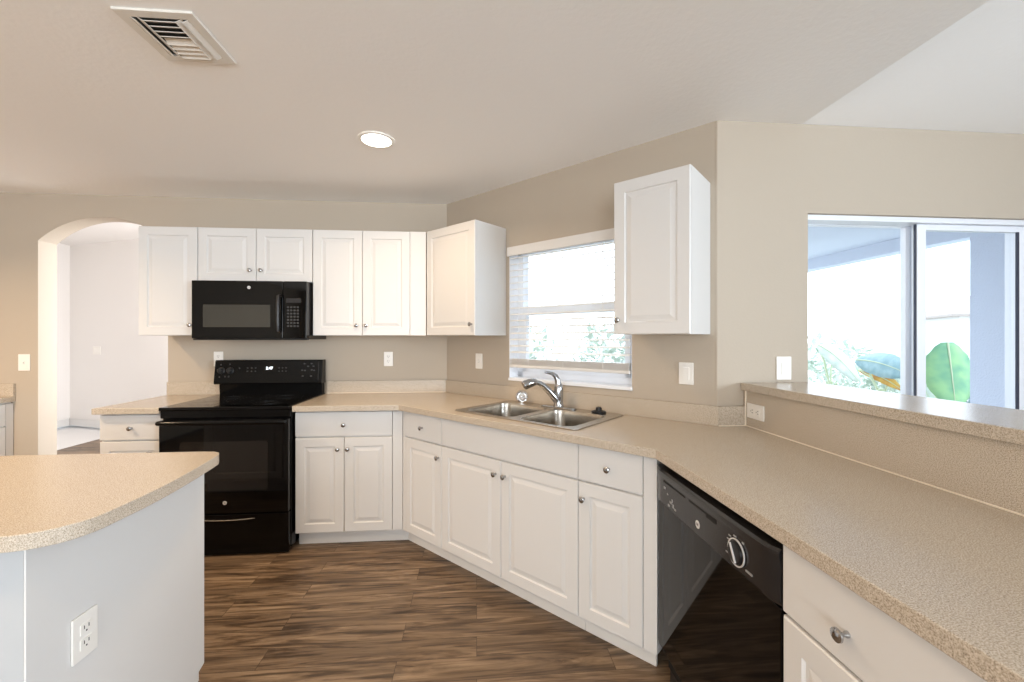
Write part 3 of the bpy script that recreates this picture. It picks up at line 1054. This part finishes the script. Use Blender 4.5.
plate('light switch on the tan wall left of the arch', 'light switch', 'light_switch', 'back', -3.398, 1.169, 'toggle', 0.080, 0.125)
plate('white outlet half hidden behind the black range', 'outlet', 'wall_outlet', 'back', -2.010, 1.190, 'outlet')
plate('white outlet below the wall cabinet right of the microwave', 'outlet', 'wall_outlet', 'back', -0.710, 1.184, 'outlet')
plate('white switch plate left of the sink window', 'light switch', 'light_switch', 'win', 0.372, 1.178, 'toggle')
plate('white rocker switch right of the sink window, under the wall cabinet', 'light switch', 'light_switch', 'win', 1.898, 1.167, 'rocker', 0.074, 0.115)
plate('white switch plate between the wall corner and the sliding door', 'light switch', 'light_switch', 'slide', 1.556, 1.200, 'rocker', 0.080, 0.118)
plate('white sideways outlet on the speckled peninsula backsplash', 'outlet', 'wall_outlet', 'pen', -1.919, 0.997, 'outlet', 0.072, 0.122, 1, 0.0105)
plate('white outlet on the end panel of the island', 'outlet', 'wall_outlet', 'isl', 1.196, 0.573, 'outlet', 0.072, 0.117, 0, -0.0015)
hp_ = Vector((-5.72, 0))
tt = (hp_.x - p0.x) / hd.x
hp_ = p0 + hd * tt
r = thing('light_switch', 'wide white switch plate on the bright hall wall beyond the arch', 'light switch', (hp_.x, hp_.y, 1.165), math.atan2(hd.y, hd.x), 'wall plates')
MB().box(-0.085, 0.085, -0.0065, -0.0005, -0.06, 0.06, 0.002).build('cover_plate', M['plate'], r)
for k in (-1, 0, 1):
    MB().box(k * 0.046 - 0.014, k * 0.046 + 0.014, -0.009, -0.006, -0.032, 0.032, 0.001).build('rocker', M['plate'], r)

# ------------------------------------------------------------------ ceiling vent and recessed lights
vx0, vx1, vy0, vy1 = -1.203, -0.948, 1.488, 1.752
cv = thing('ceiling_vent', 'white louvered air vent in the ceiling at upper left', 'vent', ((vx0 + vx1) / 2, (vy0 + vy1) / 2, HC))
a, b = (vx1 - vx0) / 2, (vy1 - vy0) / 2
fr = MB()
fr.poly([(-a, -b), (a, -b), (a, b), (-a, b)], -0.010, -0.0005, [[(-a + 0.034, -b + 0.034), (a - 0.034, -b + 0.034), (a - 0.034, b - 0.034), (-a + 0.034, b - 0.034)]])
fr.build('frame', M['vent'], cv, bevel=0.003)
MB().box(-a + 0.030, a - 0.030, -b + 0.030, b - 0.030, -0.0025, -0.001).build('duct_opening', M['duct'], cv)


def louver(mb, cx, cy, length, along, tilt_, wd=0.018):
    m = MB().box(-length / 2, length / 2, -wd / 2, wd / 2, -0.0008, 0.0008)
    mm = Matrix.Translation((cx, cy, -0.012)) @ Matrix.Rotation(0 if along == 'x' else PI / 2, 4, 'Z') @ Matrix.Rotation(tilt_, 4, 'X')
    m.xf(mm)
    me = bpy.data.meshes.new('tmp')
    m.bm.to_mesh(me)
    m.bm.free()
    mb.bm.from_mesh(me)
    bpy.data.meshes.remove(me)


for k in range(8):
    cy = -b + 0.045 + k * (2 * b - 0.09) / 7
    lv1 = MB()
    louver(lv1, 0.0, cy, 0.105, 'x', -0.5 if k > 3 else 0.5, 0.024)
    lv1.build('louver', M['vent'], cv, smooth=0)
for cx, tl in ((-a + 0.043, 0.5), (-a + 0.066, 0.5), (a - 0.043, -0.5), (a - 0.066, -0.5)):
    lv2 = MB()
    louver(lv2, cx, 0.0, 2 * b - 0.07, 'y', tl, 0.024)
    lv2.build('long_louver', M['vent'], cv, smooth=0)


def recessed(label, x, y, power, color=(1.0, 0.72, 0.45)):
    r = thing('recessed_light', label, 'ceiling light', (x, y, HC), 0, 'recessed ceiling lights')
    n = 40
    t = MB().loft([[(rr * math.cos(2 * PI * i / n), rr * math.sin(2 * PI * i / n), z) for i in range(n)] for rr, z in
                   ((0.098, -0.0005), (0.096, -0.006), (0.080, -0.008), (0.078, -0.003))], False, False)
    t.build('trim_ring', M['plate'], r)
    MB().lathe([(0.078, -0.003), (0.06, -0.0055), (0.02, -0.006)], n=n).build('lens', M['lens'], r)
    area_light('downlight', (x, y, HC - 0.012), (0, 0, -1), 0.15, 0.15, power, color, 2.6, 'DISK')
    return r


recessed('lit recessed ceiling light in front of the wall cabinets', -0.55, 2.37, 10)
recessed('assumed recessed ceiling light over the walkway at the far left', -3.30, 1.90, 34)  # out of view, assumed from the warm light falling on the left
recessed('assumed recessed ceiling light over the island', -1.9, 0.55, 17)  # unseen fitting, added for warm light on the island and cabinets
recessed('assumed recessed ceiling light over the floor before the dishwasher', -0.3, 0.55, 3)  # unseen fitting, added as one more assumed downlight

# ------------------------------------------------------------------ kitchen window with blind
loc, rz = frame('win', (W0 + W1) / 2, 0, 0)
ww = (W1 - W0) / 2
wf = MB()
fo = 0.05
yo0, yo1 = 0.095, 0.165
wf.box(-ww, -ww + fo, yo0, yo1, WZ0, WZ1).box(ww - fo, ww, yo0, yo1, WZ0, WZ1).box(-ww, ww, yo0, yo1, WZ1 - fo, WZ1).box(-ww, ww, yo0, yo1, WZ0, WZ0 + fo)
win = struct('window_1', wf, M['vinyl'], loc=loc, rotz=rz, bevel=0.003)
sa = MB()
zm = 1.545
i0 = ww - fo
sa.box(-i0, i0, yo0 - 0.01, yo1 - 0.01, zm - 0.028, zm + 0.034)
sa.build('meeting_rail', M['vinyl'], win)
sa = MB()
sa.box(-i0, -i0 + 0.035, yo0 - 0.008, yo0 + 0.03, WZ0 + fo, zm).box(i0 - 0.035, i0, yo0 - 0.008, yo0 + 0.03, WZ0 + fo, zm).box(-i0, i0, yo0 - 0.008, yo0 + 0.03, WZ0 + fo, WZ0 + fo + 0.04)
sa.build('lower_sash', M['vinyl'], win)
MB().box(-i0, i0, yo0 + 0.008, yo0 + 0.012, WZ0 + fo, zm - 0.02).box(-i0, i0, yo0 + 0.042, yo0 + 0.046, zm + 0.02, WZ1 - fo).build('pane', M['glass'], win)
MB().box(-ww - 0.002, ww + 0.002, -0.010, yo0, WZ0 - 0.014, WZ0 + 0.006, 0.003).build('window_sill', M['vinyl'], win)

rt_ = MB().box(-ww, -ww + 0.004, 0.002, yo0, WZ0, WZ1).box(ww - 0.004, ww, 0.002, yo0, WZ0, WZ1).box(-ww + 0.004, ww - 0.004, 0.002, yo0, WZ1 - 0.004, WZ1)
rt_.build('window_return', M['vinyl'], win)

loc, rz = frame('win', (W0 + W1) / 2 - 0.004, 0, 1.145)
bl = thing('window_blind', 'white horizontal slat blind hanging in the kitchen window', 'blind', loc, rz)
z0 = 1.145
bw_ = ww - 0.006
MB().box(-bw_ - 0.006, bw_ + 0.008, -0.022, -0.008, 1.932 - z0, 1.997 - z0, 0.004).build('valance', M['blindrail'], bl)
MB().box(-bw_ + 0.004, bw_ - 0.004, -0.006, 0.050, 1.955 - z0, 1.998 - z0).build('head_rail', M['slat'], bl)
sm = MB()
zz = 1.920
k = 0
while zz > 1.225:
    rings = []
    for xx in (-bw_ + 0.006, bw_ - 0.006):
        rings.append([(xx, 0.022 + t * 0.025, zz - z0 + 0.0035 * (1 - t * t) + t * 0.004 + s) for t, s in
                      ((-1, 0), (-0.5, 0), (0, 0), (0.5, 0), (1, 0), (1, 0.003), (0.5, 0.003), (0, 0.003), (-0.5, 0.003), (-1, 0.003))])
    sm.loft(rings)
    zz -= 0.0445
sm.build('slats', M['slat'], bl)
sk_ = MB()
for k in range(7):
    sk_.box(-bw_ + 0.006, bw_ - 0.006, -0.003, 0.047, 0.022 + k * 0.006, 0.0255 + k * 0.006)
sk_.build('slat_stack', M['blindrail'], bl)
MB().box(-bw_ + 0.004, bw_ - 0.004, -0.004, 0.048, 0.0, 0.021, 0.004).build('bottom_rail', M['blindrail'], bl)
cd_ = MB()
for x in (-bw_ * 0.62, 0.0, bw_ * 0.62):
    cd_.tube([(x, -0.005, 0.02), (x, -0.005, 0.81)], 0.0012, 6)
cd_.build('ladder_cords', M['slat'], bl)

# ------------------------------------------------------------------ sliding door
SG = YS + 0.05
df = MB()
df.box(DX0, DX1, SG - 0.03, SG + 0.09, DZ - 0.028, DZ).box(DX0, DX0 + 0.012, SG - 0.03, SG + 0.09, 0, DZ - 0.028).box(DX1 - 0.04, DX1, SG - 0.03, SG + 0.09, 0, DZ - 0.028).box(DX0, DX1, SG - 0.03, SG + 0.09, 0, 0.03)
dr = struct('door_1', df, M['vinyl_gray'], bevel=0.002)


def slider_panel(x0, x1, y, sl_, sr_, tr):
    f = MB()
    f.box(x0, x0 + sl_, y, y + 0.03, 0.03, DZ - 0.029).box(x1 - sr_, x1, y, y + 0.03, 0.03, DZ - 0.029).box(x0 + sl_, x1 - sr_, y, y + 0.03, DZ - tr, DZ - 0.0285).box(x0 + sl_, x1 - sr_, y, y + 0.03, 0.03, 0.1)
    fo_ = f.build('panel_frame', M['vinyl_gray'], dr, bevel=0.002)
    MB().box(x0 + sl_, x1 - sr_, y + 0.012, y + 0.017, 0.1, DZ - tr).build('pane', M['glass'], fo_)
    return fo_


slider_panel(DX0 + 0.012, 2.402, SG + 0.045, 0.010, 0.062, 0.034)
pf = slider_panel(2.352, 3.03, SG - 0.005, 0.053, 0.075, 0.060)
g_ = MB().box(2.343, 2.3515, SG - 0.002, SG + 0.006, 0.03, DZ - 0.03)
g_.build('seal_strip', M['gasket'], dr)
MB().box(2.952, 2.962, SG - 0.0062, SG + 0.004, 0.1, DZ - 0.06).build('seal_strip', M['gasket'], dr)
slider_panel(2.985, DX1 - 0.04, SG + 0.045, 0.055, 0.04, 0.034)

# ------------------------------------------------------------------ outside: lanai, garden, far house
struct('lanai_floor', MB().box(1.65, 5.3, YS + 0.2, 7.5, -0.1, -0.02), M['slab'])
struct('lanai_ceiling', MB().poly([(1.6, YS + 0.21), (5.3, YS + 0.21), (5.3, 7.6), (2.6, 7.6), (2.6, 3.1), (1.6, 3.1)], 2.56, 2.64), M['soffit'])
struct('lanai_beam', MB().box(5.08, 5.28, 3.932, 7.6, 2.40, 2.56), M['soffit'])
struct('wall_lanai', MB().box(5.08, 5.28, YS + 0.21, 3.93, -0.1, 2.56), M['stucco'])
struct('ground', MB().box(-30, 60, YS + 0.3, 70, -0.25, -0.12), M['grass'])


def leaf_blade(mb, base, tip, width, droop, twist=0.0, n=12, fold=0.35, rag=0.0):
    """banana-like blade from base to tip with a raised midrib fold"""
    base, tip = Vector(base), Vector(tip)
    d = tip - base
    side = d.cross(Vector((0, 0, 1)))
    if side.length < 1e-3:
        side = Vector((1, 0, 0))
    side.normalize()
    side = Matrix.Rotation(twist, 4, d.normalized()) @ side
    upv = side.cross(d).normalized()
    bm = mb.bm
    rows = []
    for i in range(n + 1):
        t = i / n
        c = base + d * t + Vector((0, 0, 1)) * (droop * 4 * t * (1 - t))
        wv = width * (math.sin(PI * (0.03 + 0.94 * t)) ** 0.6) * (1 - rag * random.random())
        rows.append([bm.verts.new(c + side * wv * s + upv * (abs(s) * wv * fold * -1) + upv * 0.004 * w_) for s in (-0.5, -0.25, 0, 0.25, 0.5) for w_ in (0,)])
    for a_, b_ in zip(rows, rows[1:]):
        for j in range(4):
            bm.faces.new((a_[j], a_[j + 1], b_[j + 1], b_[j]))
    return [r_[2].co.copy() for r_ in rows]


def leaf_obj(parent, base, tip, width, droop, material, twist=0.0, fold=0.3, rag=0.12):
    mb = MB()
    rib = leaf_blade(mb, base, tip, width, droop, twist, 14, fold, rag)
    o = mb.build('leaf', material, parent, smooth=60)
    so = o.modifiers.new('thickness', 'SOLIDIFY')
    so.thickness = 0.004
    MB().tube(rib, [0.012 * (1 - 0.8 * i / len(rib)) for i in range(len(rib))], 6).build('midrib', M['stem'], o)
    return o


def banana(label, loc, leaves, stem_h=0.6):
    r = thing('banana_plant', label, 'plant', loc, 0, 'garden plants beyond the sliding door')
    MB().tube([(0, 0, 0), (0.01, 0, stem_h * 0.5), (0, 0.01, stem_h)], [0.07, 0.06, 0.04], 10).build('stem', M['stem'], r)
    for (bp, tp, wd, dr_, m_, tw) in leaves:
        MB().tube([(0, 0, stem_h * 0.8), (bp[0] * 0.5, bp[1] * 0.5, (stem_h + bp[2]) / 2 + 0.05), bp], [0.016, 0.011, 0.008], 8).build('leaf_stalk', M['stem'], r)
        leaf_obj(r, bp, tp, wd, dr_, M[m_], tw)
    return r


GZ = -0.12
banana('upright banana plant with one big green leaf beside the lanai wall', (5.98, 4.95, GZ),
       [((-0.02, -0.10, 1.42), (-0.06, -0.22, 0.62), 0.52, 0.02, 'leafa', 0.15), ((0.2, 0.1, 1.2), (0.5, 0.3, 0.7), 0.3, 0.1, 'leafb', 0.2)], 0.9)
banana('banana plant with a long bluish leaf lying sideways, behind the bar ledge', (6.15, 5.9, GZ),
       [((0.0, 0.45, 1.12), (-0.30, -0.65, 0.98), 0.40, 0.05, 'leafb', 1.1), ((0.1, 0.5, 0.95), (0.0, -0.3, 0.72), 0.16, 0.05, 'leafy', 1.0), ((0.2, -0.1, 1.0), (0.0, -0.7, 0.6), 0.3, 0.1, 'leafp', 0.9)], 0.7)
banana('pale banana plant at the left edge of the sliding door', (6.3, 7.0, GZ),
       [((-0.2, 0.05, 1.35), (0.05, -0.5, 0.75), 0.30, 0.08, 'leafp', 0.9), ((0.0, 0.3, 1.3), (0.35, -0.2, 0.8), 0.26, 0.08, 'leafa', 1.0), ((0.2, 0.2, 1.1), (0.5, 0.1, 0.6), 0.3, 0.1, 'leafp', 0.3)], 0.7)


def shrub(label, loc, rx, ry, h, n, material, size=0.12):
    r = thing('shrub', label, 'shrub', loc, 0, 'shrubs outside')
    mb = MB()
    bm = mb.bm
    for i in range(n):
        while True:
            p_ = Vector((random.uniform(-1, 1), random.uniform(-1, 1), random.uniform(-1, 1)))
            if 0.2 < p_.length < 1:
                break
        c = Vector((p_.x * rx, p_.y * ry, h * 0.55 + p_.z * h * 0.45))
        d = Vector((random.uniform(-1, 1), random.uniform(-1, 1), random.uniform(-0.4, 1))).normalized()
        s = d.cross(Vector((0.3, 0.2, 1))).normalized()
        u = s.cross(d)
        L_ = size * random.uniform(0.6, 1.4)
        q = [c, c + d * L_ * 0.5 + s * L_ * 0.22, c + d * L_ + u * L_ * 0.1, c + d * L_ * 0.5 - s * L_ * 0.22]
        bm.faces.new([bm.verts.new(v_) for v_ in q])
    mb.build('foliage', material, r, smooth=0)
    st_ = MB()
    for k in range(5):
        a_ = 2 * PI * k / 5
        st_.tube([(0.04 * math.cos(a_), 0.04 * math.sin(a_), 0), (rx * 0.3 * math.cos(a_), ry * 0.3 * math.sin(a_), h * 0.5)], [0.018, 0.008], 6)
    st_.build('stems', M['stem'], r)
    return r


shrub('pale leafy shrub farther off, left of the banana leaves', (8.6, 9.6, GZ), 1.0, 0.9, 1.5, 520, M['leafp'], 0.22)
shrub('pale shrub low in the sliding door, behind the yellow leaf', (7.6, 7.3, GZ), 0.6, 0.6, 1.05, 420, M['leafp'], 0.18)
shrub('dark-tinted shrub behind the big upright banana leaf', (7.1, 5.45, GZ), 0.4, 0.4, 1.1, 320, M['leafb'], 0.16)
shrub('soft green bush seen low through the blind, left of centre', (0.75, 8.2, GZ), 0.9, 0.8, 1.75, 520, M['leafp'], 0.2)
shrub('soft green bush seen low through the blind, at the right', (2.35, 7.6, GZ), 0.6, 0.6, 1.7, 420, M['leafp'], 0.2)

# far house
fh = thing('house', 'pale house far beyond the garden with a low hip roof', 'house', (36.0, 22.5, GZ), -0.55)
hb = MB().box(-5, 5, 0, 7, 0, 2.9).build('wall', M['house'], fh)
rf = MB()
rf.loft([[(-5.6, -0.6, 2.9), (5.6, -0.6, 2.9), (5.6, 7.6, 2.9), (-5.6, 7.6, 2.9)], [(-5.6, -0.6, 3.05), (5.6, -0.6, 3.05), (5.6, 7.6, 3.05), (-5.6, 7.6, 3.05)],
         [(-2, 3.2, 5.0), (2, 3.2, 5.0), (2, 3.8, 5.0), (-2, 3.8, 5.0)]])
rf.build('roof', M['roof'], fh)
for x in (-3, 0.2, 3):
    f_ = MB().box(x - 0.9, x + 0.9, -0.06, 0.02, 0.9, 2.1).build('window', M['vinyl'], fh)
    MB().box(x - 0.8, x + 0.8, -0.07, -0.055, 1.0, 2.0).build('pane', M['housewin'], f_)
